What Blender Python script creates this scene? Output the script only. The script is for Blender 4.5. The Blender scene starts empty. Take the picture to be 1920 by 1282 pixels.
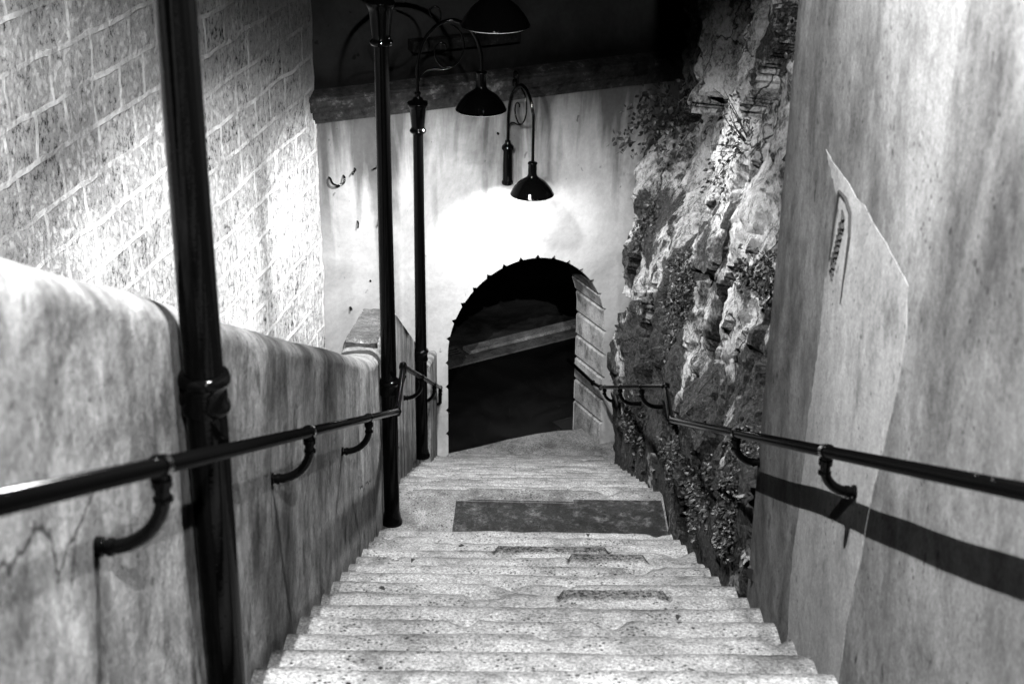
import bpy, bmesh, math, random
from mathutils import Vector, Matrix, noise

S = bpy.context.scene
COL = S.collection
random.seed(7)

# ------------------------------------------------------------------ camera
PX = 2900.0 / 1920.0
TH, PSI, RHO = math.radians(24.3), 0.0028, 0.0135
r0 = Vector((math.cos(PSI), -math.sin(PSI), 0))
fw = Vector((math.sin(PSI) * math.cos(TH), math.cos(PSI) * math.cos(TH), -math.sin(TH)))
u0 = r0.cross(fw)
rt = r0 * math.cos(RHO) + u0 * math.sin(RHO)
up = -r0 * math.sin(RHO) + u0 * math.cos(RHO)
cd = bpy.data.cameras.new("camera")
cam = bpy.data.objects.new("camera", cd)
COL.objects.link(cam)
cam.matrix_world = Matrix(((rt.x, up.x, -fw.x, 0), (rt.y, up.y, -fw.y, 0), (rt.z, up.z, -fw.z, 0), (0, 0, 0, 1)))
cd.sensor_width = 36.0
cd.lens = 36.0 * PX
cd.clip_start = 0.05
cd.clip_end = 500
cd.dof.use_dof = True
cd.dof.focus_distance = 11.5
cd.dof.aperture_fstop = 4.5
S.camera = cam

# ------------------------------------------------------------------ night sky, exposure
w = bpy.data.worlds.new("World")
S.world = w
w.use_nodes = True
w.node_tree.nodes["Background"].inputs[0].default_value = (1, 1, 1, 1)
w.node_tree.nodes["Background"].inputs[1].default_value = 0.005
S.view_settings.view_transform = 'Standard'
S.view_settings.look = 'None'
S.view_settings.gamma = 1
S.view_settings.exposure = 0.0
LAMP = {'near': (4600.0, 0.018, 0.100),    # watts, bulb radius and height above the rim of the shade
        'upper': (8400.0, 0.050, 0.100),   # wall lamp farther up the stair, behind the camera
        'landing': (1600.0, 0.038, 0.096),
        'lower': (1250.0, 0.08, 0.100),
        'gate': (330.0, 0.085, 0.100)}
S.cycles.use_denoising = True
S.cycles.max_bounces = 6
S.cycles.diffuse_bounces = 0
S.cycles.sample_clamp_indirect = 4.0

# ------------------------------------------------------------------ geometry of the place (camera at the origin)
RUN, RISE = 0.366, 0.178
Y0, Z0 = 9.31, -5.61            # last nosing of the upper flight
LZ, LY = -5.788, 10.21          # landing level and its nosing
SLAB = -8.636                   # floor of the gateway
STREET = -8.76
XL, XR = -0.88, 1.17            # faces of the two side walls
WANG = math.radians(26.5)       # the gate wall is set askew
WC = Vector((0.2034, 15.7694, SLAB))
WD = Vector((math.cos(WANG), math.sin(WANG), 0))
WN = Vector((-math.sin(WANG), math.cos(WANG), 0))


def nz(x, y, z, o=4, h=0.9):
    return noise.fractal(Vector((x, y, z)), h, 2.1, o)


def nosing(y):
    if y <= Y0: return Z0 + (Y0 - y) * RISE / RUN
    if y <= LY: return LZ
    return max(LZ - (y - LY) * RISE / RUN, SLAB)


# ------------------------------------------------------------------ materials
class NT:
    def __init__(s, name):
        s.m = bpy.data.materials.new(name)
        s.m.use_nodes = True
        s.t = s.m.node_tree
        s.b = s.t.nodes["Principled BSDF"]
        s.co = s.t.nodes.new("ShaderNodeTexCoord").outputs["Object"]

    def n(s, typ, **kw):
        nd = s.t.nodes.new(typ)
        for k, v in kw.items():
            setattr(nd, k, v)
        return nd

    def lk(s, a, b):
        s.t.links.new(a, b)

    def map(s, scale=(1, 1, 1), rot=(0, 0, 0), loc=(0, 0, 0), src=None):
        m = s.n("ShaderNodeMapping")
        m.inputs["Scale"].default_value = scale
        m.inputs["Rotation"].default_value = rot
        m.inputs["Location"].default_value = loc
        s.lk(src or s.co, m.inputs["Vector"])
        return m.outputs[0]

    def noise(s, scale, detail=5, rough=0.6, stretch=(1, 1, 1), dist=0.0, loc=(0, 0, 0), src=None):
        n = s.n("ShaderNodeTexNoise")
        n.inputs["Scale"].default_value = scale
        n.inputs["Detail"].default_value = detail
        n.inputs["Roughness"].default_value = rough
        n.inputs["Distortion"].default_value = dist
        s.lk(s.map(stretch, loc=loc, src=src), n.inputs["Vector"])
        return n.outputs["Fac"]

    def voro(s, scale, feature='F1', stretch=(1, 1, 1), src=None, rnd=1.0):
        n = s.n("ShaderNodeTexVoronoi", feature=feature)
        n.inputs["Scale"].default_value = scale
        n.inputs["Randomness"].default_value = rnd
        s.lk(s.map(stretch, src=src), n.inputs["Vector"])
        return n.outputs["Distance"]

    def ramp(s, src, *stops):
        r = s.n("ShaderNodeValToRGB")
        e = r.color_ramp.elements
        while len(e) < len(stops): e.new(0.5)
        for q, (p, v) in zip(e, stops):
            q.position = p
            q.color = (v, v, v, 1)
        s.lk(src, r.inputs[0])
        return r.outputs[0]

    def math(s, op, a, b=None, clamp=False):
        m = s.n("ShaderNodeMath", operation=op, use_clamp=clamp)
        for i, q in enumerate((a, b)):
            if q is None: continue
            if isinstance(q, (int, float)): m.inputs[i].default_value = q
            else: s.lk(q, m.inputs[i])
        return m.outputs[0]

    def mul(s, a, b): return s.math('MULTIPLY', a, b)

    def mix(s, f, a, b):
        # a + (b-a)*f with floats
        return s.math('ADD', a, s.mul(f, s.math('SUBTRACT', b, a)))

    def z(s, axis="Z"):
        x = s.n("ShaderNodeSeparateXYZ")
        s.lk(s.co, x.inputs[0])
        return x.outputs[axis]

    def rng(s, src, a, b, c=0.0, d=1.0):
        r = s.n("ShaderNodeMapRange")
        r.inputs[1].default_value, r.inputs[2].default_value = a, b
        r.inputs[3].default_value, r.inputs[4].default_value = c, d
        s.lk(src, r.inputs[0])
        return r.outputs[0]

    def done(s, col, rough=0.85, bump=None, strength=0.4, dist=0.01, spec=0.03):
        if isinstance(col, (int, float)): s.b.inputs["Base Color"].default_value = (col, col, col, 1)
        else: s.lk(col, s.b.inputs["Base Color"])
        if isinstance(rough, (int, float)): s.b.inputs["Roughness"].default_value = rough
        else: s.lk(rough, s.b.inputs["Roughness"])
        s.b.inputs["Specular IOR Level"].default_value = spec
        if bump is not None:
            b = s.n("ShaderNodeBump")
            b.inputs["Strength"].default_value = strength
            b.inputs["Distance"].default_value = dist
            s.lk(bump, b.inputs["Height"])
            s.lk(b.outputs[0], s.b.inputs["Normal"])
        return s.m


def mat_plaster(name, lo, hi, streak=0.5, blot=0.5, seed=0, horiz=(1, 1, 0.16), bumps=0.35, sscale=3.0, cracks=1.0, mt=0.4):
    t = NT(name)
    L = (seed * 3.1, seed * 1.7, seed * 2.3)
    big = t.ramp(t.noise(1.1, 6, 0.65, (1, 1, 0.6), 0.4, L), (0.38, 0), (0.62, 1))
    st = t.ramp(t.noise(sscale, 6, 0.65, horiz, 0.5, L), (0.36, 0), (0.66, 1))
    st2 = t.ramp(t.noise(sscale * 4, 4, 0.6, (1, 1, 0.15), 0.3, L), (0.35, 0), (0.6, 1))
    fine = t.ramp(t.noise(38, 6, 0.7, (1, 1, 0.6), 0, L), (0.25, 0.72), (0.6, 1))
    spk = t.ramp(t.noise(16, 3, 0.5, (1, 1, 0.7), 0.2, L), (0.25, 0.35), (0.33, 1))
    mott = t.ramp(t.noise(6.5, 9, 0.8, (1, 1, 0.8), 0.1, L), (0.36, mt), (0.5, 0.95), (0.62, 1.3 if mt < 0.5 else 1.12))
    f = t.math('ADD', t.mul(big, blot), t.mul(st, streak))
    f = t.math('ADD', f, t.mul(st2, 0.12 * streak))
    f = t.math('DIVIDE', f, blot + 1.12 * streak)
    c = t.mul(t.mul(t.mul(t.mix(f, lo, hi), mott), fine), spk)
    cr = t.n("ShaderNodeTexVoronoi", feature='DISTANCE_TO_EDGE')
    wv = t.n("ShaderNodeVectorMath", operation='MULTIPLY_ADD')
    wn = t.n("ShaderNodeTexNoise"); wn.inputs["Scale"].default_value = 2.5; wn.inputs["Detail"].default_value = 8
    t.lk(t.co, wn.inputs["Vector"]); t.lk(wn.outputs["Color"], wv.inputs[0]); wv.inputs[1].default_value = (0.4, 0.4, 0.4)
    t.lk(t.map((1, 1, 1), loc=L), wv.inputs[2]); t.lk(wv.outputs[0], cr.inputs["Vector"]); cr.inputs["Scale"].default_value = 0.8
    crk = t.ramp(cr.outputs["Distance"], (0.002, 1 - 0.85 * cracks), (0.007, 1))
    crk = t.mix(t.math('GREATER_THAN', t.noise(1.1, 2, 0.5, loc=(3 + seed, 1, 1)), 0.54), 1.0, crk)
    grit = t.ramp(t.noise(85, 5, 0.85), (0.32, 0.5), (0.48, 0.95), (0.68, 1.4))
    hole = t.ramp(t.voro(24), (0.10, 0.2), (0.2, 1))
    hole = t.mix(t.math('GREATER_THAN', t.noise(3, 3, 0.6, loc=(seed, 7, 2)), 0.57), 1.0, hole)
    grit = t.mul(grit, hole)
    dk = t.ramp(t.noise(2.6, 7, 0.72, (1, 1, 0.7), 0.2, (seed, 4, 2)), (0.34, 0.3 if mt < 0.5 else 0.62), (0.45, 1))
    c = t.mul(t.mul(c, grit), t.mul(crk, dk))
    bm = t.math('ADD', t.math('ADD', t.noise(9, 9, 0.72), t.mul(crk, 0.12)), t.mul(t.noise(2, 4, 0.5), 1.5))
    return t.done(c, 0.88, bm, bumps, 0.02)


M = {}
M['left'] = mat_plaster('weathered_render', 0.006, 0.155, 0.5, 1.0, 1, (1, 1, 0.6), mt=0.49, bumps=0.8, sscale=2.0)
M['low'] = mat_plaster('streaked_render', 0.012, 0.23, 1.3, 0.25, 4, (1, 1, 0.06), 0.4, 6.0)
M['right'] = mat_plaster('brushed_render', 0.022, 0.10, 0.3, 1.0, 2, (1, 1, 0.4), mt=0.62,  bumps=0.4, sscale=2.4, cracks=0.0)
M['patch'] = mat_plaster('newer_render', 0.10, 0.15, 0.5, 0.6, 3, bumps=0.2, cracks=0.0, mt=0.75)


def mat_gatewall():
    t = NT('gate_render')
    h = t.z()
    big = t.ramp(t.noise(1.0, 8, 0.7, (1, 1, 0.8), 0.4), (0.36, 0.6), (0.6, 1))
    fine = t.ramp(t.noise(22, 6, 0.7), (0.3, 0.86), (0.6, 1))
    spk = t.ramp(t.noise(11, 2, 0.5, (1, 1, 0.8), 0.3), (0.24, 0.45), (0.3, 1))
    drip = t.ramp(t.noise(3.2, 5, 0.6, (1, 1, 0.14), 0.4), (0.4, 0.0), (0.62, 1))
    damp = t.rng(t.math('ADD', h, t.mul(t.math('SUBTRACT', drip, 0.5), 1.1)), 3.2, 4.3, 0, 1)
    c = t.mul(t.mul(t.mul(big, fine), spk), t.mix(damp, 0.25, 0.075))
    # shade above the cornice painted into the wall colour, broken by noise
    upper_shade = t.ramp(t.math('ADD', t.rng(h, 4.6, 5.5), t.mul(t.noise(1.6, 5, 0.6), 0.5)), (0.35, 0.12), (0.9, 0.9))
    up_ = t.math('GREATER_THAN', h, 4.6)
    c = t.mul(c, t.mix(up_, 1.0, upper_shade))
    bm = t.math('ADD', t.noise(7, 8, 0.6), t.mul(t.noise(1.2, 3, 0.5), 3))
    return t.done(c, 0.9, bm, 0.3, 0.02)


M['gate'] = mat_gatewall()


def mat_cornice():
    t = NT('sooty_cornice')
    n = t.noise(2.6, 8, 0.75, (1, 1, 1), 0.2)
    n2 = t.noise(14, 5, 0.7)
    c = t.ramp(t.math('ADD', t.mul(n, 0.7), t.mul(n2, 0.35)), (0.42, 0.006), (0.58, 0.03), (0.70, 0.16))
    return t.done(c, 0.9, n2, 0.6, 0.02)


M['cornice'] = mat_cornice()


def mat_ashlar():
    t = NT('pitted_ashlar')
    # running courses in the plane of the wall (local x along, z up)
    sx = t.n("ShaderNodeSeparateXYZ"); t.lk(t.co, sx.inputs[0])
    cb = t.n("ShaderNodeCombineXYZ"); t.lk(sx.outputs['X'], cb.inputs[0]); t.lk(sx.outputs['Z'], cb.inputs[1])
    warp = t.n("ShaderNodeTexNoise"); warp.inputs["Scale"].default_value = 2.4; t.lk(cb.outputs[0], warp.inputs["Vector"])
    va = t.n("ShaderNodeVectorMath", operation='MULTIPLY_ADD')
    t.lk(warp.outputs["Color"], va.inputs[0]); va.inputs[1].default_value = (0.09, 0.07, 0); t.lk(cb.outputs[0], va.inputs[2])

    def bricks(mort, smooth):
        b = t.n("ShaderNodeTexBrick", offset=0.5, offset_frequency=2, squash=0.7, squash_frequency=3)
        b.inputs["Scale"].default_value = 1.0
        b.inputs["Brick Width"].default_value = 0.58
        b.inputs["Row Height"].default_value = 0.315
        b.inputs["Mortar Size"].default_value = mort
        b.inputs["Mortar Smooth"].default_value = smooth
        b.inputs["Color1"].default_value = (0, 0, 0, 1)
        b.inputs["Color2"].default_value = (1, 1, 1, 1)
        b.inputs["Mortar"].default_value = (0.5, 0.5, 0.5, 1)
        t.lk(va.outputs[0], b.inputs["Vector"])
        return b
    b = bricks(0.022, 0.25)
    mort = t.mul(b.outputs["Fac"], t.ramp(t.noise(2.6, 5, 0.7, loc=(2, 0, 6)), (0.38, 0.15), (0.58, 0.95)))
    rnd = t.n("ShaderNodeSeparateColor"); t.lk(b.outputs["Color"], rnd.inputs[0]); rnd = rnd.outputs[0]
    pit = t.noise(24, 8, 0.8, (0.9, 0.9, 0.7), 0.25)
    pit2 = t.noise(8, 6, 0.75, (1, 1, 0.75), 0.2)
    region = t.ramp(t.math('ADD', t.mul(t.noise(1.5, 4, 0.6), 0.75), t.mul(rnd, 0.25)), (0.4, 0), (0.66, 1))
    thr = t.math('ADD', t.mul(pit, 0.7), t.mul(pit2, 0.3))
    thr = t.math('SUBTRACT', thr, t.mul(region, 0.05))
    stone = t.ramp(thr, (0.365, 0.02), (0.40, 0.25), (0.45, 0.5), (0.6, 0.66))
    tone = t.mix(rnd, 0.8, 1.0)
    stone = t.mul(stone, tone)
    mcol = t.mul(t.ramp(t.noise(20, 5, 0.7), (0.3, 0.75), (0.6, 1)), 0.6)
    c = t.mix(mort, stone, mcol)
    dark = t.ramp(t.noise(0.55, 4, 0.55, (1, 1, 0.6), 0.3, (4, 0, 2)), (0.34, 0.65), (0.48, 1))
    c = t.mul(c, dark)
    crack = t.ramp(t.noise(2.2, 4, 0.6, (1.4, 1.4, 0.5), 1.5, (9, 0, 1)), (0.495, 1), (0.5, 0.25), (0.505, 1))
    crack = t.mix(t.math('GREATER_THAN', t.noise(0.9, 1, 0.5, loc=(3, 3, 3)), 0.56), 1.0, crack)
    c = t.mul(c, crack)
    hgt = t.mix(mort, t.math('ADD', t.ramp(thr, (0.34, 0), (0.52, 0.75), (0.8, 1)), 0), 1.15)
    return t.done(c, 0.92, hgt, 0.9, 0.035)


M['ashlar'] = mat_ashlar()


def mat_step(name, tone=1.0, mottle=0.0):
    t = NT(name)
    big = t.ramp(t.noise(1.3, 5, 0.6, dist=0.4), (0.3, 0.7), (0.6, 1))
    grain = t.ramp(t.noise(75, 3, 0.85), (0.34, 0.25), (0.46, 0.8), (0.58, 1.15), (0.70, 1.9))
    mid = t.ramp(t.noise(11, 6, 0.75), (0.3, 0.62), (0.52, 1))
    s1 = t.ramp(t.voro(7.0, stretch=(1, 1, 0)), (0.055, 0.06), (0.085, 0.9), (0.2, 1))
    gate = t.math('GREATER_THAN', t.noise(4, 2, 0.5, loc=(5, 5, 5)), 0.5)
    s1 = t.mix(gate, 1.0, s1)
    s2 = t.ramp(t.voro(34.0, stretch=(1, 1, 0)), (0.16, 0.15), (0.30, 1))
    gate2 = t.math('GREATER_THAN', t.noise(5, 3, 0.5, loc=(1, 8, 5)), 0.53)
    s2 = t.mix(gate2, 1.0, s2)
    at = t.n("ShaderNodeAttribute", attribute_name='grime_lipshade').outputs["Fac"]
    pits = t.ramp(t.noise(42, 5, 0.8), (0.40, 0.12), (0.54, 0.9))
    dirt_lipshade = t.mix(at, 1.0, t.mul(pits, 0.62))  # painted lip shade together with real dirt by the walls
    c = t.mul(t.mul(t.mul(t.mul(big, grain), t.mul(s1, s2)), t.mul(mid, dirt_lipshade)), 0.145 * tone)
    c = t.mul(c, t.ramp(t.noise(2.4, 7, 0.7, loc=(6, 2, 0)), (0.36, 0.5), (0.52, 1.0), (0.66, 1.15)))
    if mottle:
        blot = t.ramp(t.noise(7.0, 8, 0.85), (0.50, 1.0), (0.68, 1.0 + mottle))
        c = t.mul(c, blot)
    bm = t.math('ADD', t.mul(t.noise(60, 5, 0.75), 0.6), t.noise(8, 5, 0.6))
    return t.done(c, 0.8, bm, 0.6, 0.014, 0.05)


M['step'] = mat_step('worn_concrete')
M['tarpatch'] = mat_step('dark_mortar', 0.055, 8.0)
M['landing'] = mat_step('landing_concrete', 0.62, 0.8)
M['cap'] = mat_step('coarse_coping', 0.45, 1.0)


def mat_rock():
    t = NT('limestone')
    big = t.noise(0.8, 6, 0.62, (1, 1, 0.6), 0.8)
    mid = t.noise(3.5, 10, 0.75, (1, 1, 0.6), 0.35)
    fine = t.noise(20, 8, 0.8, (1, 1, 0.6), 0.2)
    grit = t.noise(60, 5, 0.8, (1, 1, 0.6))
    f = t.math('ADD', t.math('ADD', t.mul(mid, 0.45), t.mul(fine, 0.3)), t.mul(grit, 0.25))
    c = t.ramp(f, (0.41, 0.008), (0.46, 0.09), (0.51, 0.26), (0.62, 0.42))
    cr = t.n("ShaderNodeTexVoronoi", feature='DISTANCE_TO_EDGE')
    wv = t.n("ShaderNodeVectorMath", operation='MULTIPLY_ADD')
    wn = t.n("ShaderNodeTexNoise"); wn.inputs["Scale"].default_value = 2.2; wn.inputs["Detail"].default_value = 6
    t.lk(t.co, wn.inputs["Vector"]); t.lk(wn.outputs["Color"], wv.inputs[0]); wv.inputs[1].default_value = (0.7, 0.7, 0.7)
    t.lk(t.map((1, 1, 0.55), (0.5, 0, 0)), wv.inputs[2]); t.lk(wv.outputs[0], cr.inputs["Vector"]); cr.inputs["Scale"].default_value = 1.7
    crk = t.ramp(cr.outputs["Distance"], (0.004, 0.12), (0.02, 1))
    crk = t.mix(t.math('GREATER_THAN', t.noise(1.6, 2, 0.5, loc=(7, 1, 1)), 0.47), 1.0, crk)
    c = t.mul(c, crk)
    z = t.z('Z'); y = t.z('Y')
    # lichen and moss: dark growth in patches, thicker at the damp foot
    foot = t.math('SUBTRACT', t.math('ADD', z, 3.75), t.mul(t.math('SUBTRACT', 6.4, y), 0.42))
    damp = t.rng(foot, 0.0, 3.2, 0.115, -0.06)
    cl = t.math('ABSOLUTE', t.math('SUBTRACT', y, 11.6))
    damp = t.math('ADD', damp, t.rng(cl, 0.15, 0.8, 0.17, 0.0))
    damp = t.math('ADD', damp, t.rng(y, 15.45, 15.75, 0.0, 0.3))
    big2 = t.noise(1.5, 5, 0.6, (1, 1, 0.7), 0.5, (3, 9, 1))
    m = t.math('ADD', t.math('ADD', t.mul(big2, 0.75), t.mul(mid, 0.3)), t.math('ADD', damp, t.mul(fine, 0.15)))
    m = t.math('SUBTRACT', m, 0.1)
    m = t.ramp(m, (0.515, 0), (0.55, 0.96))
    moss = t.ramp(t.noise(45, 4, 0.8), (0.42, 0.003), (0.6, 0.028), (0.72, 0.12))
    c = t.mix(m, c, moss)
    bm = t.math('ADD', t.mul(t.math('ADD', fine, t.mul(grit, 0.6)), 0.5), t.math('ADD', t.mul(mid, 1.4), t.mul(crk, 0.25)))
    return t.done(c, 0.85, bm, 1.0, 0.09, 0.06)


M['rock'] = mat_rock()


def mat_metal(name='black_gloss_paint', rough=0.06, spec=0.12):
    t = NT(name)
    b = t.noise(70, 3, 0.6)
    b2 = t.ramp(t.voro(60), (0.1, 1), (0.25, 0))
    g = t.math('GREATER_THAN', t.noise(9, 2, 0.5), 0.56)
    h = t.math('ADD', t.mul(b, 0.3), t.mul(b2, g))
    m = t.done(0.0005, rough, h, 0.3, 0.004, spec)
    return m


M['metal'] = mat_metal()
M['railmetal'] = mat_metal('hand_worn_black_paint', 0.17, 0.03)
M['enamel'] = NT('worn_enamel').done(0.45, 0.4)
M['block'] = mat_plaster('gate_stone', 0.08, 0.24, 0.3, 0.8, 6, (1, 1, 0.7), 0.4)


def mat_asphalt(name='asphalt', k=1.0):
    t = NT(name)
    c = t.mul(t.ramp(t.noise(90, 3, 0.8), (0.3, 0.4), (0.65, 1.3)), t.ramp(t.noise(1.1, 6, 0.65, dist=0.6), (0.38, 0.001 * k), (0.62, 0.005 * k)))
    return t.done(c, 0.75, t.noise(80, 4, 0.7), 0.5, 0.01)


M['asphalt'] = mat_asphalt()
M['litasphalt'] = mat_asphalt('lit_asphalt', 14.0)  # same asphalt made paler, light on the far road put into its colour
M['kerb'] = mat_step('kerb_stone', 2.2)
M['flag'] = mat_step('paving_flag', 0.7)
M['iron'] = NT('cast_iron').done(0.008, 0.6)


def mat_leaf(name, a, b):
    t = NT(name)
    oi = t.n("ShaderNodeNewGeometry").outputs["Random Per Island"]
    return t.done(t.ramp(oi, (0.0, a), (0.85, b), (1.0, b * 1.4)), 0.55, None, spec=0.25)


M['leaf'] = mat_leaf('foliage', 0.004, 0.016)
M['twig'] = NT('bark').done(0.015, 0.8)


def mat_bulb(name, power):
    t = NT(name)
    t.b.inputs["Base Color"].default_value = (1, 1, 1, 1)
    t.b.inputs["Emission Color"].default_value = (1, 1, 1, 1)
    t.b.inputs["Emission Strength"].default_value = power
    t.m.cycles.emission_sampling = 'NONE'
    return t.m


M['bulb'] = mat_bulb('lit_bulb', 60.0)


# ------------------------------------------------------------------ mesh tools
class MB:
    def __init__(s): s.v, s.f, s.at = [], [], None

    def quadgrid(s, rows, flip=False):
        o = len(s.v)
        n = len(rows[0])
        for r in rows: s.v += [tuple(p) for p in r]
        for i in range(len(rows) - 1):
            for j in range(n - 1):
                a = o + i * n + j
                q = (a, a + 1, a + n + 1, a + n)
                s.f.append(q[::-1] if flip else q)
        return s

    def box(s, x0, x1, y0, y1, z0, z1):
        o = len(s.v)
        s.v += [(x, y, z) for z in (z0, z1) for y in (y0, y1) for x in (x0, x1)]
        s.f += [tuple(o + i for i in q) for q in ((0, 2, 3, 1), (4, 5, 7, 6), (0, 1, 5, 4), (2, 6, 7, 3), (0, 4, 6, 2), (1, 3, 7, 5))]
        return s

    def tube(s, pts, r, n=12, cap=True):
        pts = [Vector(p) for p in pts]
        rs = r if isinstance(r, (list, tuple)) else [r] * len(pts)
        T = [((pts[min(i + 1, len(pts) - 1)] - pts[max(i - 1, 0)]).normalized()) for i in range(len(pts))]
        a = T[0].orthogonal().normalized()
        o = len(s.v)
        for p, t, q in zip(pts, T, rs):
            a = (a - t * a.dot(t)).normalized()
            b = t.cross(a)
            for k in range(n):
                an = 2 * math.pi * k / n
                s.v.append(tuple(p + (a * math.cos(an) + b * math.sin(an)) * q))
        for i in range(len(pts) - 1):
            for k in range(n):
                k2 = (k + 1) % n
                s.f.append((o + i * n + k, o + i * n + k2, o + (i + 1) * n + k2, o + (i + 1) * n + k))
        if cap:
            s.f.append(tuple(o + k for k in reversed(range(n))))
            s.f.append(tuple(o + (len(pts) - 1) * n + k for k in range(n)))
        return s

    def lathe(s, prof, n=32, c=(0, 0, 0), wob=0):
        o = len(s.v)
        for r, z in prof:
            for k in range(n):
                an = 2 * math.pi * k / n
                s.v.append((c[0] + r * math.cos(an), c[1] + r * math.sin(an), c[2] + z))
        for i in range(len(prof) - 1):
            for k in range(n):
                k2 = (k + 1) % n
                s.f.append((o + i * n + k, o + i * n + k2, o + (i + 1) * n + k2, o + (i + 1) * n + k))
        return s

    def build(s, name, mat, parent=None, smooth=False, loc=None, rotz=0, bevel=0, autos=None):
        me = bpy.data.meshes.new(name)
        me.from_pydata(s.v, [], s.f)
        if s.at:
            at = me.attributes.new('grime_lipshade', 'FLOAT', 'POINT')
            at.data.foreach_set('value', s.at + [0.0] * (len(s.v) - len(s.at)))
        bm = bmesh.new(); bm.from_mesh(me)
        bmesh.ops.recalc_face_normals(bm, faces=bm.faces)
        bm.to_mesh(me); bm.free()
        me.materials.append(M[mat] if isinstance(mat, str) else mat)
        o = bpy.data.objects.new(name, me)
        COL.objects.link(o)
        if parent: o.parent = parent
        if loc is not None: o.location = loc
        o.rotation_euler.z = rotz
        if smooth:
            me.polygons.foreach_set("use_smooth", [True] * len(me.polygons))
            if autos:
                me.set_sharp_from_angle(angle=math.radians(autos))
        if bevel:
            b = o.modifiers.new("bevel", 'BEVEL'); b.width = bevel; b.segments = 2; b.limit_method = 'ANGLE'
        return o


def empty(name, label, cat, loc=(0, 0, 0), rotz=0, group=None):
    o = bpy.data.objects.new(name, None)
    COL.objects.link(o)
    o.location = loc
    o.rotation_euler.z = rotz
    return tag(o, label, cat, group)


def tag(o, label, cat, group=None, kind=None):
    o["label"] = label
    o["category"] = cat
    if group: o["group"] = group
    if kind: o["kind"] = kind
    return o


def smoothpath(ctrl, n=8):
    P = [Vector(c) for c in ctrl]
    out = []
    for i in range(len(P) - 1):
        p0, p1, p2, p3 = P[max(i - 1, 0)], P[i], P[i + 1], P[min(i + 2, len(P) - 1)]
        for k in range(n):
            t = k / n
            out.append(0.5 * ((2 * p1) + (p2 - p0) * t + (2 * p0 - 5 * p1 + 4 * p2 - p3) * t * t + (3 * p1 - p0 - 3 * p2 + p3) * t ** 3))
    out.append(P[-1])
    return out


# ------------------------------------------------------------------ ground, street
st = MB()
st.quadgrid([[(x, y, STREET) for x in (-80, -8, 8, 80)] for y in (-40, 15.8, 60, 120)])
o = st.build('street', 'asphalt')
tag(o, 'dark asphalt street beyond the archway', 'street', kind='structure')


def street_frame(x, y, ang):
    return Vector((x, y, STREET)), math.radians(ang)


# gutter and kerb strip crossing beyond the arch
kl, ka = Vector((-0.755, 18.514, STREET)), math.radians(32.3)
b = MB()
x = -2.2
while x < 4.5:
    L = 1.05 if x > -1 else 0.75
    b.box(x + 0.004, x + L - 0.004, 0.0, 0.24, -0.05, 0.02)
    x += L
o = b.build('gutter_kerb', 'flag', loc=kl, rotz=ka, bevel=0.008)
tag(o, 'grey flat kerb slabs crossing the street', 'kerb', kind='structure')
b = MB()
b.box(0.44, 4.5, 0.245, 0.44, -0.05, 0.055)
o = b.build('kerb', 'kerb', loc=kl, rotz=ka, bevel=0.012)
tag(o, 'pale rough kerb stone across the street', 'kerb', kind='structure')
b = MB()
b.quadgrid([[(x, y, 0.004) for x in (-30, -0.16, 0.42, 30)] for y in (0.25, 0.6, 40)])
b.f.pop(1)
o = b.build('road', 'litasphalt', loc=kl, rotz=ka)
tag(o, 'asphalt beyond the kerb, its dim street light painted in as grey', 'road', kind='structure')
# drain grate
g = empty('drain_grate', 'slotted iron drain grate at the end of the pale kerb', 'drain grate', kl + Vector((0, 0, 0.0)), ka)
b = MB()
b.box(-0.16, 0.42, 0.25, 0.29, -0.04, 0.012).box(-0.16, 0.42, 0.56, 0.60, -0.04, 0.012).box(-0.16, -0.12, 0.292, 0.558, -0.04, 0.012).box(0.38, 0.42, 0.292, 0.558, -0.04, 0.012)
b.build('frame', 'flag', g)
b = MB()
for k in range(4):
    b.box(-0.118, 0.378, 0.315 + k * 0.065, 0.345 + k * 0.065, -0.03, 0.008)
b.build('grate_bars', 'flag', g)
b = MB()
b.box(-0.118, 0.378, 0.294, 0.556, -0.039, 0.003)
b.build('pit', 'metal', g)
# lighter paving patch farther out
b = MB()
b.v = [(-0.103, 20.593, STREET + 0.004), (-0.392, 21.525, STREET + 0.004), (-3.0, 20.7, STREET + 0.004), (-3.0, 19.5, STREET + 0.004), (-0.71, 20.30, STREET + 0.004)]
b.f = [(0, 1, 2, 3, 4)]
o = b.build('paved_corner', 'flag')
tag(o, 'pointed corner of lighter paving on the street', 'paving', kind='structure')
# small cover by the gate
g = empty('access_cover', 'small dark access cover in the street beside the gate slab', 'cover', (0.93, 16.95, STREET), math.radians(30))
b = MB(); b.box(-0.26, 0.2, -0.12, 0.2, -0.03, 0.008); b.build('lid', 'iron', g, bevel=0.004)
b = MB(); b.box(-0.29, -0.262, -0.15, 0.23, -0.03, 0.012).box(0.202, 0.23, -0.15, 0.23, -0.03, 0.012).box(-0.26, 0.2, -0.15, -0.122, -0.03, 0.012).box(-0.26, 0.2, 0.202, 0.23, -0.03, 0.012)
b.build('frame', 'iron', g)

# ------------------------------------------------------------------ gate wall with the arch
AC, AR, SP = 0.02, 0.98, 1.53
THK = 0.66
HTOP = 10.2


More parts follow.
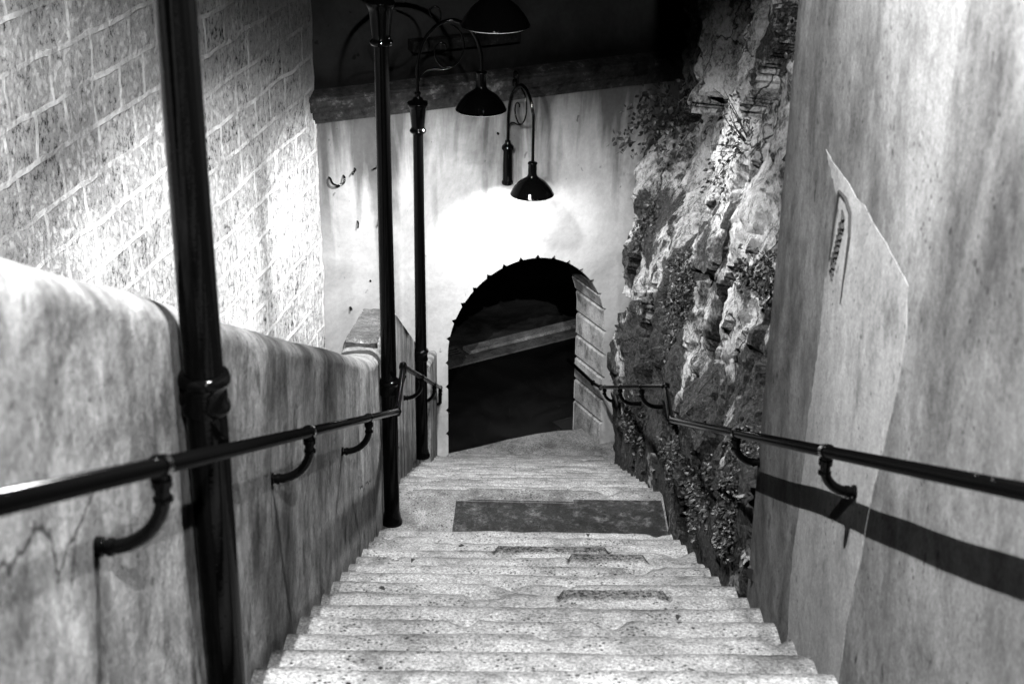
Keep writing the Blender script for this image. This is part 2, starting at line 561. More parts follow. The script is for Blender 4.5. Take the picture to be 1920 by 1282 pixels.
def arch_outline():
    """(s,h) points from the left foot over the crown to the right foot, with a V notch at each joint."""
    P = []
    d, wv = 0.04, 0.028
    joints = [0.29, 0.58, 0.87, 1.16, 1.45]
    # left jamb
    P.append((AC - AR, -0.5))
    for h in joints:
        P += [(AC - AR, h - wv), (AC - AR - d * 0.8, h), (AC - AR, h + wv)]
    N = 15
    aw = wv / AR
    for k in range(1, N):
        a0 = math.pi - (k - 1) * math.pi / N - aw * (k > 1)
        a1 = math.pi - k * math.pi / N + aw
        for q in range(5):
            a = a0 + (a1 - a0) * q / 4
            if k == 1 and q == 0: a = math.pi
            P.append((AC + AR * math.cos(a), SP + AR * math.sin(a)))
        a = math.pi - k * math.pi / N
        P.append((AC + (AR + d) * math.cos(a), SP + (AR + d) * math.sin(a)))
    a0 = math.pi / N - aw
    for q in range(5):
        a = a0 * (1 - q / 4)
        P.append((AC + AR * math.cos(a), SP + AR * math.sin(a)))
    for h in reversed(joints):
        P += [(AC + AR, h + wv), (AC + AR + d, h), (AC + AR, h - wv)]
    P.append((AC + AR, -0.5))
    return P


AO = arch_outline()


def plate_with_arch(y, S0, S1, top, grow=0.0):
    bm = bmesh.new()
    inn = [bm.verts.new((s, y, h)) for s, h in AO]
    out = [bm.verts.new(p) for p in ((S1, y, -0.5), (S1, y, top), (S0, y, top), (S0, y, -0.5))]
    loop = inn + out
    ed = [bm.edges.new((loop[i], loop[(i + 1) % len(loop)])) for i in range(len(loop))]
    bmesh.ops.triangle_fill(bm, edges=ed, use_beauty=True)
    bm.verts.index_update()
    v = [tuple(q.co) for q in bm.verts]
    f = [tuple(q.index for q in fc.verts) for fc in bm.faces]
    bm.free()
    return v, f


gate = empty('gate_wall', 'pale rendered wall with a rusticated arched gateway at the stair foot', 'wall', WC, WANG)
b = MB()
for y in (0.0, THK):
    v, f = plate_with_arch(y, -9.0, 6.0, HTOP)
    o_ = len(b.v)
    b.v += v
    b.f += [tuple(i + o_ for i in q) for q in f]
b.quadgrid([[(-9, 0, -0.5), (-9, THK, -0.5)], [(-9, 0, HTOP), (-9, THK, HTOP)], [(6, 0, HTOP), (6, THK, HTOP)], [(6, 0, -0.5), (6, THK, -0.5)]])
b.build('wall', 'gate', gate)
# stone lining of the arch: jambs and voussoirs in one band with V joints, 2 mm proud inside
b = MB()
rows = []
for y in (0.004, 0.03, THK * 0.5, THK - 0.03, THK - 0.004):
    ins = 0.014 if y in (0.004, THK - 0.004) else 0.003
    row = []
    for s, h in AO:
        if h <= SP:
            sg = 1 if s > AC else -1
            row.append((s - sg * 0.003 + sg * (ins - 0.003), y, h))
        else:
            dx, dz = s - AC, h - SP
            L = math.hypot(dx, dz)
            k = (L - 0.003 + (ins - 0.003)) / L
            row.append((AC + dx * k, y, SP + dz * k))
    rows.append(row)
b.quadgrid(rows)
b.build('arch_stones', 'block', gate)
# cornice
prof = [(0.0, 4.315), (-0.03, 4.32), (-0.035, 4.36), (-0.06, 4.37), (-0.07, 4.42), (-0.075, 4.45), (-0.13, 4.46), (-0.14, 4.49), (-0.155, 4.52), (-0.15, 4.57), (-0.16, 4.58), (-0.16, 4.605), (-0.02, 4.65), (0.01, 4.66)]
rows = []
s = -2.6
while s < 2.6:
    rows.append([(s, y - 0.003 * nz(s * 3, h * 9, 1, 3) * (y < -0.02), h + 0.003 * nz(s * 2.3, h * 5, 7, 3)) for y, h in prof])
    s += 0.04
b = MB().quadgrid(rows)
b.build('cornice', 'cornice', gate, smooth=True, autos=20)
# ledge of an upper opening
b = MB().box(-1.375, -0.19, -0.14, 0.02, 4.945, 5.06)
b.build('ledge', 'cornice', gate, bevel=0.012)
# wires and nails on the wall
def wire(pts, r=0.006):
    b = MB()
    b.tube(smoothpath(pts, 6), r, 6)
    return b.build('hook', 'metal', gate, smooth=True)
wire([(-2.25, 0.02, 3.745), (-2.25, -0.04, 3.745), (-2.235, -0.06, 3.70), (-2.18, -0.065, 3.672), (-2.12, -0.06, 3.69), (-2.10, -0.04, 3.74), (-2.10, 0.02, 3.745)], 0.011)
wire([(-1.975, 0.02, 3.806), (-1.98, -0.035, 3.80), (-2.0, -0.045, 3.785), (-2.02, -0.05, 3.757)], 0.010)
wire([(-1.735, 0.02, 3.80), (-1.74, -0.03, 3.795), (-1.79, -0.04, 3.785)], 0.009)
wire([(-1.964, 0.02, 3.24), (-1.965, -0.03, 3.238), (-1.972, -0.035, 3.18)], 0.008)
wire([(-1.735, 0.02, 3.225), (-1.737, -0.03, 3.22), (-1.755, -0.035, 3.17)], 0.008)
wire([(-2.07, 0.02, 2.307), (-2.072, -0.03, 2.30), (-2.075, -0.04, 2.295)], 0.014)
wire([(-1.84, 0.02, 2.57), (-1.84, -0.01, 2.565)], 0.012)
wire([(-0.66, 0.02, 4.21), (-0.66, -0.02, 4.205)], 0.013)
wire([(-0.38, 0.02, 3.98), (-0.38, -0.02, 3.975)], 0.013)

# ------------------------------------------------------------------ ashlar house wall on the left
AD = math.radians(10.7)
corner = Vector((-1.909, 14.716, SLAB))
house = empty('house_wall', 'tall pitted ashlar wall of squared stone blocks left of the stair', 'wall', corner, math.pi / 2 - AD)
# local x along the wall (towards the gate), local y to the left/back
rows = []
N = 0.06
x = -15.0
while x < 0.12:
    z = 2.5
    row = []
    while z < 11.0:
        d = 0.018 * nz(x * 1.3, z * 1.3, 3.3, 4) + 0.008 * nz(x * 6, z * 6, 8, 3)
        row.append((x, d, z))
        z += N
    rows.append(row)
    x += N
b = MB().quadgrid(rows)
b.build('wall', 'ashlar', house, smooth=True)
b = MB().box(-15.0, 0.1, 0.06, 0.6, -0.2, 11.0)
b.build('wall_core', 'ashlar', house)
b = MB().box(-15.0, 0.1, 0.0, 0.055, -0.2, 2.5)
b.build('wall_foot', 'ashlar', house)

# ------------------------------------------------------------------ staircase
stair = empty('staircase', 'long worn concrete staircase descending between walls to the archway', 'staircase', (0, Y0, LZ))
SB = Vector((0, Y0, LZ))
PROF = [(-0.42, 0.0), (-0.30, 0.0), (-0.20, 0.0), (-0.15, -0.001), (-0.12, -0.003), (-0.095, -0.006), (-0.075, -0.010), (-0.058, -0.015), (-0.042, -0.021), (-0.028, -0.029), (-0.015, -0.039), (-0.005, -0.051), (0.0, -0.066), (-0.004, -0.08), (-0.03, -0.085), (-0.035, -0.2)]


def step_mesh(y, z, xl, xr, seed, depth=None, notches=(), drop=0.2):
    n = int((xr - xl) / 0.022)
    prof = list(PROF)
    if depth:
        extra = [(-depth + (depth - 0.42) * k / 10, 0.0) for k in range(10)]
        prof = extra + prof[1:]
    prof[-1] = (prof[-1][0], -drop)
    rows = []
    grime_lipshade = []
    for i in range(n + 1):
        x = xl + (xr - xl) * i / n
        wear = 0.011 * nz(x * 1.2, seed * 5.1, 0.3, 3) + 0.006 * nz(x * 5, seed * 3.7, 2.3, 3)
        chip = max(0, nz(x * 3.3, seed * 7.7, 9.1, 3) - 0.36) * 0.11
        pull = 0.010 * nz(x * 2.1, seed * 4.3, 5.5, 3) + 0.005 * nz(x * 9, seed, 5.5, 2)
        nd = 0
        for a, c in notches:
            if a < x < c: nd = 0.022
            if abs(x - a) < 0.013 or abs(x - c) < 0.013: nd = 0.05
        if nd:
            wear = 0.0; chip = 0.0; pull = 0.012
        row = []
        for dy, dz in prof:
            k = max(0.0, min(1.0, (dy + 0.16) / 0.14))
            kk = k if dz > -0.1 else 0
            if nd and -0.06 < dz: dz *= 0.35
            sink = 0.035 if nd > 0.03 else 0.0
            fin = 0.002 * nz(x * 14, (y + dy) * 14, seed, 2)
            hollow = -0.006 * math.exp(-((x - 0.15) / 0.6) ** 2) * math.exp(-((dy + 0.1) / 0.12) ** 2)
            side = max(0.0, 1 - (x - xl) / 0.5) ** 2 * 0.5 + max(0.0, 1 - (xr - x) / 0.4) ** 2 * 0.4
            lip = max(0.0, min(1.0, (dy + 0.10) / 0.06)) * (0.68 + 0.32 * max(-1, min(1, 2.2 * nz(x * 2.2, seed * 9.7, 3, 3)))) * 0.9  # lost light along the rounded nosing painted as a dark band
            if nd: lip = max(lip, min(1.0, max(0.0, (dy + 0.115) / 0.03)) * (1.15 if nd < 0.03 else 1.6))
            grime_lipshade.append(min(1.55, lip + side * (0.6 + 0.8 * nz(x * 3, (y + dy) * 3, 6, 3))))
            row.append((x - SB.x, y + dy + kk * (pull - chip) - SB.y, z + dz + kk * (wear - chip * 0.6 - sink) + fin + hollow - SB.z))
        rows.append(row)
    b = MB().quadgrid(rows)
    b.at = grime_lipshade
    # closed ends
    for r, fl in ((rows[0], False), (rows[-1], True)):
        o = len(b.v)
        b.v += [tuple(p) for p in r] + [(r[0][0], r[0][1], z - drop - SB.z)]
        q = tuple(range(o, len(b.v)))
        b.f.append(q if fl else q[::-1])
    return b


NOTCH = {3: [(-0.06, 0.63)], 4: [(0.38, 0.83)], 8: [(0.27, 0.80)]}
rnd = random.Random(3)
for k in range(0, 31):
    y, z = Y0 - RUN * k, Z0 + RISE * k
    xr = 1.19 if y < 6.4 else 1.165 + rnd.uniform(-0.02, 0.015)
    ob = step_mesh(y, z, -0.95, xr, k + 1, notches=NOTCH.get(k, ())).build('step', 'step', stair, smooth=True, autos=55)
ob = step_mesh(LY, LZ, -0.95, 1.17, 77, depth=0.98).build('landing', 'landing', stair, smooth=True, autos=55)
for k in range(1, 16):
    y, z = LY + RUN * k, LZ - RISE * k
    xr = 1.15 - 0.0035 * k + rnd.uniform(-0.015, 0.015)
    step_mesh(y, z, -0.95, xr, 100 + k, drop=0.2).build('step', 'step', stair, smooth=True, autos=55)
# repair patches on the landing
def slab_patch(px, mat, h):
    b = MB()
    n = len(px)
    b.v = [(x - SB.x, y - SB.y, LZ + h - SB.z) for x, y in px] + [(x - SB.x, y - SB.y, LZ - 0.02 - SB.z) for x, y in px]
    b.f = [tuple(range(n))] + [(i, (i + 1) % n, (i + 1) % n + n, i + n) for i in range(n)]
    return b.build('patch', mat, stair)
slab_patch([(-0.385, 9.38), (1.158, 9.38), (1.152, 9.98), (0.5, 9.98), (0.5, 9.92), (-0.37, 9.94)], 'tarpatch', 0.007)
slab_patch([(-0.28, 9.96), (0.495, 9.945), (0.495, 10.12), (-0.28, 10.13)], 'landing', 0.010)
# mass under the flights
b = MB()
for (ya, za, yb, zb) in ((-3, Z0 + 12.31 / RUN * RISE - 0.3, Y0, Z0 - 0.3), (Y0 + 0.01, LZ - 0.21, LY, LZ - 0.21), (LY + 0.01, LZ - 0.3, 15.7, -8.76)):
    o_ = len(b.v)
    b.v += [(x - SB.x, y - SB.y, z - SB.z) for x in (-0.94, 1.13) for y, z in ((ya, za), (yb, zb), (yb, -9.5), (ya, -9.5))]
    b.f += [tuple(o_ + i for i in q) for q in ((0, 1, 2, 3), (4, 7, 6, 5), (0, 4, 5, 1), (3, 2, 6, 7), (0, 3, 7, 4), (1, 5, 6, 2))]
b.build('understructure', 'step', stair)
# threshold slab under the arch
b = MB()
pts = [(-1.2, 15.2), (-0.9, 15.85), (-0.6, 15.98), (-0.316, 16.12), (0.0, 16.30), (0.35, 16.46), (0.62, 16.55), (0.78, 16.57), (1.3, 16.75), (1.5, 15.6), (1.16, 15.6), (-0.9, 15.55)]
b.v = [(x, y, SLAB) for x, y in pts] + [(x, y, SLAB - 0.3) for x, y in pts]
n = len(pts)
b.f = [tuple(range(n)), tuple(range(2 * n - 1, n - 1, -1))] + [(i, (i + 1) % n, (i + 1) % n + n, i + n) for i in range(n)]
o = b.build('threshold', 'kerb')
tag(o, 'pale stone threshold slab under the arch at the stair foot', 'paving', kind='structure')
M['kerb2'] = mat_step('threshold_stone', 0.8)
o.data.materials[0] = M['kerb2']


# ------------------------------------------------------------------ side walls of the stair
def loft_wall(name, secs, mat, parent, smooth=True):
    b = MB().quadgrid(secs)
    for r in (secs[0], secs[-1]):
        o_ = len(b.v)
        b.v += [tuple(p) for p in r]
        b.f.append(tuple(range(o_, len(b.v))))
    return b.build(name, mat, parent, smooth=smooth, autos=50)


def par_section(y, zt, x, thick, rad, zb=-9.2, dy=0.0):
    p = [(x, y, zb)]
    steps = 26
    z0 = max(zb + 0.1, zt - 2.2)
    for i in range(steps):
        z = z0 + (zt - rad - z0) * i / (steps - 1)
        p.append((x + 0.008 * nz(y * 1.1, z * 1.1, 4.4, 4), y, z))
    for i in range(1, 9):
        a = i / 9 * math.pi / 2
        p.append((x - rad + rad * math.cos(a), y + dy * i / 9, zt - rad + rad * math.sin(a)))
    p.append((x - thick * 0.55, y + dy, zt + 0.006))
    for i in range(0, 6):
        a = i / 5 * math.pi / 2
        p.append((x - thick + 0.05 - 0.05 * math.sin(a), y + dy, zt - 0.05 + 0.05 * math.cos(a)))
    p.append((x - thick, y, zb))
    return p


def topz(y, tab):
    for (a, za), (c, zc) in zip(tab, tab[1:]):
        if y <= c: return za + (zc - za) * (y - a) / (c - a)
    return tab[-1][1]


lp = empty('parapet_wall', 'left stair parapet of stained render with rounded top, its raised part coarse topped', 'wall', (XL - 0.15, Y0, LZ))
off = Vector((XL - 0.15, Y0, LZ))


def sub(secs): return [[Vector(p) - off for p in r] for r in secs]


TAB1 = [(-3, 1.80), (2.509, -0.957), (5.15, -2.285), (7.43, -3.412), (9.72, -4.545)]
secs = []
y = -3.0
while y <= 9.701:
    zt = topz(y, TAB1) + 0.012 * nz(y * 0.9, 1, 1, 3)
    if y > 9.1: zt += 0.10 * ((y - 9.1) / 0.6) ** 2      # swept up into the raised part
    secs.append(par_section(y, zt, XL, 0.27, 0.10))
    y += 0.1
loft_wall('upper_wall', sub(secs), 'left', lp)
TAB2 = [(9.70, -4.40), (11.05, -4.74), (13.7, -6.22), (14.0, -6.40)]
secs = []
y = 9.703
k = 0
while y <= 13.95:
    e = max(0.0, 1 - (y - 9.703) / 0.13)
    zt = topz(y, TAB2) - 0.12 * e * e
    secs.append(par_section(y, zt, XL + 0.002, 0.272, 0.03))
    y += 0.045 if y < 9.9 else 0.12
loft_wall('raised_wall', sub(secs), 'low', lp)
secs = []
y = 9.75
while y <= 13.9:
    zt = topz(y, TAB2) - (0.03 if y < 9.8 else 0)
    g = lambda q: 0.012 * nz(q * 7, y * 7, 3, 4)
    secs.append([(XL - 0.02, y, zt - 0.03), (XL - 0.024, y, zt + 0.004)] + [(XL - 0.03 - 0.215 * i / 8, y, zt + 0.014 + g(i * 0.03)) for i in range(9)] + [(XL - 0.25, y, zt - 0.03)])
    y += 0.03
loft_wall('coping', sub(secs), 'cap', lp)
TAB3 = [(13.95, -6.55), (15.6, -7.12)]
secs = []
y = 13.96
while y <= 15.5:
    secs.append(par_section(y, topz(y, TAB3), -0.775, 0.4, 0.05))
    y += 0.1
loft_wall('end_wall', sub(secs), 'low', lp)

rw = empty('plaster_wall', 'tall brushed plaster wall on the right of the upper stair', 'wall', (XR + 0.3, 3.0, nosing(3.0)))
off2 = Vector((XR + 0.3, 3.0, nosing(3.0)))
rows = []
for i in range(0, 101):
    y = -3.5 + 9.83 * i / 100
    row = [(XR + 0.006 * nz(y * 0.7, z * 0.7, 6, 4), y, z) for z in [-5.5 + 11.0 * j / 110 for j in range(111)]]
    rows.append([Vector(p) - off2 for p in row])
last = rows[-1]
for dx, dy in ((0.004, 0.012), (0.012, 0.02), (0.3, 0.022), (0.6, 0.022)):
    rows.append([p + Vector((dx, dy, 0)) for p in last])
MB().quadgrid(rows).build('wall', 'right', rw, smooth=True, autos=60)
# rectangle of newer render
b = MB()
Z_ = [-1.69, -1.72, -2.4, -3.3, -4.2]
strip = [(5.50, 5.52, -1.692), (5.56, 5.26, -1.688), (5.62, 4.9, -1.684), (5.68, 4.5, -1.686), (5.74, 4.185, -1.695), (5.80, 4.150, -1.83), (5.86, 4.165, -2.03), (5.86, 4.225, -2.26), (5.86, 4.29, -2.42), (5.86, 4.36, -2.8), (5.86, 4.42, -3.1), (5.8, 4.46, -3.6), (5.7, 4.48, -4.1)]
fine_strip = []
for (a0, a1, a2), (b0, b1, b2) in zip(strip, strip[1:]):
    for q in range(6):
        e = q / 6
        yr_, z_ = a1 + (b1 - a1) * e, a2 + (b2 - a2) * e
        fine_strip.append((a0 + (b0 - a0) * e, yr_ + 0.014 * nz(yr_ * 6, z_ * 6, 3, 4), z_ + 0.012 * nz(yr_ * 5, z_ * 5, 9, 4)))
rows = []
for i, (yl, yr, z) in enumerate(fine_strip):
    row = [Vector((XR + 0.05, yr - 0.002, z + 0.002)) - off2]
    for j in range(9):
        f_ = j / 8
        yy = yr + (yl - yr) * f_
        zz = z if i > 26 else z - (yl - 5.5) * f_ * 0.9
        row.append(Vector((XR + 0.006 * nz(yy * 0.7, zz * 0.7, 6, 4) - 0.0022 + 0.008 * f_ ** 3, yy, zz)) - off2)
    rows.append(row)
rows.insert(0, [p + Vector((0.06, 0, 0.002)) for p in rows[0]])
b.quadgrid(rows)
b.build('render_patch', 'patch', rw)
# scratched outline
b = MB()
def scr(pts, r):
    b.tube([Vector((XR + 0.006 * nz(y * 0.7, z * 0.7, 6, 4) - 0.0035, y, z)) - off2 for y, z in pts], r, 5)
jit = random.Random(2)
scr([(5.215, -1.755), (5.235, -1.84), (5.25, -1.93), (5.25, -2.03)], [0.007, 0.006, 0.004, 0.002])
scr([(5.215, -1.755), (5.10, -1.745), (5.01, -1.765), (4.985, -1.84), (4.99, -1.93), (5.0, -2.01), (5.01, -2.10)], [0.007, 0.009, 0.009, 0.007, 0.006, 0.004, 0.002])
for q in range(9):
    z0 = -1.80 - q * 0.026
    yy = 5.10 + 0.010 * q
    scr([(yy + 0.03 + jit.uniform(-.012, .012), z0), (yy - 0.01 + jit.uniform(-.012, .012), z0 - 0.02), (yy + 0.02, z0 - 0.045), (yy - 0.004, z0 - 0.07)], [0.005, 0.010, 0.010, 0.004])
b.build('scratched_mark', 'twig', rw)


# ------------------------------------------------------------------ rock face
def cell(y, z, sc, seed):
    """faceted offset: nearest random cell, each with its own set-back and tilt"""
    best = 9e9; bc = None
    iy, iz = math.floor(y / sc), math.floor(z / (sc * 2.4))
    for a in (-1, 0, 1):
        for c in (-1, 0, 1):
            ky, kz = iy + a, iz + c
            h = noise.cell_vector(Vector((ky * 1.37 + seed, kz * 2.11 + seed, seed * 0.7 + 0.5)))
            cy, cz = (ky + 0.5 + (h.x - 0.5) * 0.9) * sc, (kz + 0.5 + (h.y - 0.5) * 0.9) * sc * 2.4
            d = (y - cy) ** 2 + ((z - cz) / 2.4) ** 2
            if d < best: best = d; bc = (cy, cz, ky, kz)
    h2 = noise.cell_vector(Vector((bc[2] * 3.17 + seed + 9, bc[3] * 1.91 + seed, seed + 3.5)))
    return (h2.x - 0.5) + (h2.y - 0.5) * (y - bc[0]) / sc * 1.6 + (h2.z - 0.5) * (z - bc[1]) / sc * 0.5


def gss(q, c, wd): return math.exp(-((q - c) / wd) ** 2)


def sst(a, b_, q):
    t = max(0, min(1, (q - a) / (b_ - a)))
    return t * t * (3 - 2 * t)


def rock_x(y, z):
    wy = y + 0.22 * nz(y * 1.2, z * 1.2, 1.1, 3)
    wz = z + 0.25 * nz(y * 1.2, z * 1.2, 7.1, 3)
    wy += 0.28 * (z + 5)
    yc = 11.1 - 0.12 * (z + 5.1)
    near = 1 - sst(yc - 0.15, yc + 0.2, wy - 0.28 * (z + 5))
    h = z + 5.9
    x = 1.26 + (0.13 * max(0.0, h) if h < 4 else 0.52) * near
    x += (1 - near) * (0.04 + 0.05 * max(0.0, z + 7.5) + 0.30 * sst(-4.9, -4.3, z))
    x += 0.5 * gss(wy - 0.28 * (z + 5), yc + 0.6, 0.5)
    x -= 0.14 * gss(y, 13.9, 1.2) * (1 - sst(-5.2, -4.7, z))
    x += 0.34 * cell(wy, wz, 1.3, 1.0) + 0.09 * cell(wy - 0.55 * (z + 5), wz + 0.3 * y, 0.5, 5.0) + 0.06 * cell(wy - 0.3 * (z + 5), wz, 0.24, 11.0) + 0.03 * cell(wy + 0.4 * z, wz, 0.12, 17.0)
    x += 0.07 * nz(y * 2.0, z * 1.3, 2.2, 5, 0.7) - 0.07 * abs(nz(y * 1.7 + 0.3 * z, z * 1.0, 6.6, 4, 0.8)) + 0.018 * nz(y * 9, z * 6, 4.2, 4, 0.6)
    x += 0.30 * sst(15.7, 15.95, y)
    base = nosing(y)
    foot = 1.19 + 0.05 * nz(y * 2, z * 2, 9)
    k = sst(base + 0.05, base + 1.4, z)
    x = max(x, 1.08) if z > base + 2.3 else x
    x = x * (0.35 + 0.65 * k) + (foot + 0.06) * (0.65 - 0.65 * k)
    if y < 6.6: x = max(x, 1.2)
    return max(x, 1.10 if z < base + 0.5 else 1.03)


rows = []
y = 6.30
while y < 16.8:
    row = []
    zlo = nosing(y) - 0.45
    for j in range(270):
        z = zlo + (1.2 - zlo) * j / 269
        row.append((rock_x(y, z), y + 0.03 * nz(y * 3, z * 3, 5), z))
    rows.append(row)
    y += 0.03
b = MB().quadgrid(rows)
o = b.build('rock_face', 'rock', smooth=True, autos=24)
tag(o, 'rough limestone rock face rising beside the lower stair', 'rock face', kind='structure')


# ------------------------------------------------------------------ handrails
def handrail(name, label, x, xw, upper, low, brk, end=None):
    g = empty(name, label, 'handrail', (xw, upper[-1][0], LZ))
    of = Vector((xw, upper[-1][0], LZ))
    path = [Vector((x, a, c)) for a, c in upper] + [Vector((x, a, c)) for a, c in low]
    if end: path += [Vector(e) for e in end]
    # soften the corners a little
    pp = []
    for i, p in enumerate(path):
        if 0 < i < len(path) - 1:
            pp += [p + (path[i - 1] - p).normalized() * 0.03, p + (path[i + 1] - p).normalized() * 0.03]
        else: pp.append(p)
    b = MB().tube([p - of for p in pp], 0.0205, 16)
    for p in path[1:-1]:
        b.lathe([(0.0, -0.03), (0.02, -0.027), (0.03, 0), (0.02, 0.027), (0.0, 0.03)], 14, p - of)
    b.build('rail', 'railmetal', g, smooth=True)

    def zr(y):
        for p, q in zip(path, path[1:]):
            if p.y <= y <= q.y: return p.z + (q.z - p.z) * (y - p.y) / (q.y - p.y), (q - p).normalized()
        return path[-1].z, Vector((0, 1, 0))
    sg = 1 if xw > x else -1
    for y, wx, dr in brk:
        z, d = zr(y)
        b = MB()
        c = Vector((x, y, z)) - of
        L = abs(wx - x)
        pts = [c + Vector((0, 0, -0.005)), c + Vector((0, 0, -0.05))]
        R = min(L - 0.02, dr - 0.055)
        for i in range(1, 9):
            a = i / 8 * math.pi / 2
            pts.append(c + Vector((sg * (R - R * math.cos(a)), 0, -(dr - R) - R * math.sin(a))))
        pts.append(c + Vector((sg * (L + 0.01), 0, -dr)))
        b.tube(pts, 0.0175, 12)
        b.tube([c - d * 0.022, c + d * 0.022], 0.0265, 16)
        b.tube([c + Vector((0, 0, -0.03)), c + Vector((0, 0, -0.048))], 0.0235, 14)
        b.tube([c + Vector((0, 0, -0.075)), c + Vector((0, 0, -0.083))], 0.0225, 14)
        e = c + Vector((sg * L, 0, -dr))
        b.tube([e - Vector((sg * 0.035, 0, 0)), e - Vector((sg * 0.022, 0, 0))], 0.0215, 14)
        b.tube([e - Vector((sg * 0.012, 0, 0)), e + Vector((sg * 0.01, 0, 0))], 0.0235, 14)
        b.build('bracket', 'metal', g, smooth=True, autos=50)
    return g


def nos_line(y, h): return (y, Z0 + (Y0 - y) * RISE / RUN + h)


handrail('handrail', 'black tubular handrail along the left parapet', -0.73, XL,
         [nos_line(-1.5, 0.885), nos_line(9.17, 0.885)], [(9.75, -4.60), (15.25, -7.45)],
         [(0.66, XL, 0.2), (2.86, XL, 0.2), (5.06, XL, 0.2), (7.26, XL, 0.2), (9.75, XL, 0.2), (11.8, XL, 0.2), (13.85, XL, 0.2), (15.1, -0.78, 0.2)])
handrail('handrail', 'black tubular handrail running along the right plaster wall and the rock', 1.055, XR,
         [nos_line(-1.5, 0.86), nos_line(8.87, 0.855)], [(9.29, -4.51), (15.75, -7.66)],
         [(0.4, XR, 0.15), (2.45, XR, 0.15), (4.5, XR - 0.005, 0.15), (6.30, XR, 0.15), (10.9, 1.25, 0.17), (13.0, 1.25, 0.17), (15.1, 1.22, 0.17)],
         [(0.99, 16.15, -7.80), (0.72, 16.78, -7.80)])

# ------------------------------------------------------------------ street lamps
SHADE = [(0.046, 0.34), (0.05, 0.335), (0.05, 0.325), (0.044, 0.318), (0.044, 0.22), (0.05, 0.2), (0.058, 0.186), (0.075, 0.172), (0.10, 0.157), (0.13, 0.137), (0.152, 0.116), (0.166, 0.098), (0.186, 0.074), (0.205, 0.045), (0.217, 0.018), (0.226, 0.006), (0.227, 0.0), (0.222, -0.002)]


def lamp_head(parent, u, v, ang, yaw, bulb='landing'):
    """shade (> bulb) hung with its rim centre at (u, v) in the arm's plane"""
    c = (u * math.cos(yaw), u * math.sin(yaw), v)
    inner = [(max(r - 0.005, 0.0), z - 0.004) for r, z in reversed(SHADE[5:-1])] + [(0.0, 0.195)]
    sh = MB().lathe(SHADE, 48, c).build('shade', 'metal', parent, smooth=True, autos=60)
    MB().lathe(inner, 48, c).build('reflector', 'enamel', sh, smooth=True)
    watts, br, bz = LAMP[bulb]
    pr = [(0.0, -0.02)] + [(0.02 * math.cos(a), 0.02 * math.sin(a)) for a in [math.radians(q) for q in range(-75, 61, 15)]] + [(0.012, 0.03), (0.012, 0.05)]
    MB().lathe(pr, 20, (c[0], c[1], c[2] + bz + br + 0.024)).build('bulb', 'bulb', sh, smooth=True)
    ld = bpy.data.lights.new('lamp_light', 'POINT')
    ld.energy = watts
    ld.shadow_soft_size = br
    lo = bpy.data.objects.new('lamp_light', ld)
    COL.objects.link(lo)
    lo.parent = sh
    lo.location = (c[0], c[1], c[2] + bz)


def gooseneck(parent, yaw, end_v, reach=0.56):
    k = reach / 0.56
    T = lambda u, v: (u * k * math.cos(yaw), u * k * math.sin(yaw), v)
    arch = [(0, -0.02), (0.0, 0.17), (0.008, 0.34), (0.05, 0.50), (0.12, 0.60), (0.21, 0.67), (0.31, 0.695), (0.41, 0.66), (0.49, 0.58), (0.54, 0.47), (0.56, 0.36), (0.56, end_v + 0.27)]
    b = MB().tube(smoothpath([T(*p) for p in arch], 6), 0.0155, 12)
    b.build('arm', 'metal', parent, smooth=True)
    scroll = [(0.012, 0.16), (0.03, 0.215), (0.075, 0.255), (0.14, 0.268), (0.22, 0.265), (0.30, 0.285), (0.37, 0.35), (0.405, 0.44), (0.40, 0.53), (0.36, 0.61), (0.29, 0.66)]
    ring = [(0.30, 0.285), (0.235, 0.285), (0.18, 0.33), (0.152, 0.40), (0.165, 0.465), (0.205, 0.495), (0.245, 0.485), (0.252, 0.455)]
    hook = [(0.16, 0.635), (0.20, 0.69), (0.208, 0.75), (0.19, 0.80), (0.15, 0.81), (0.115, 0.785), (0.118, 0.745), (0.14, 0.735)]
    b = MB()
    for c in (scroll, ring, hook):
        b.tube(smoothpath([T(*p) for p in c], 6), 0.0075, 8)
    b.build('scroll', 'metal', parent, smooth=True)


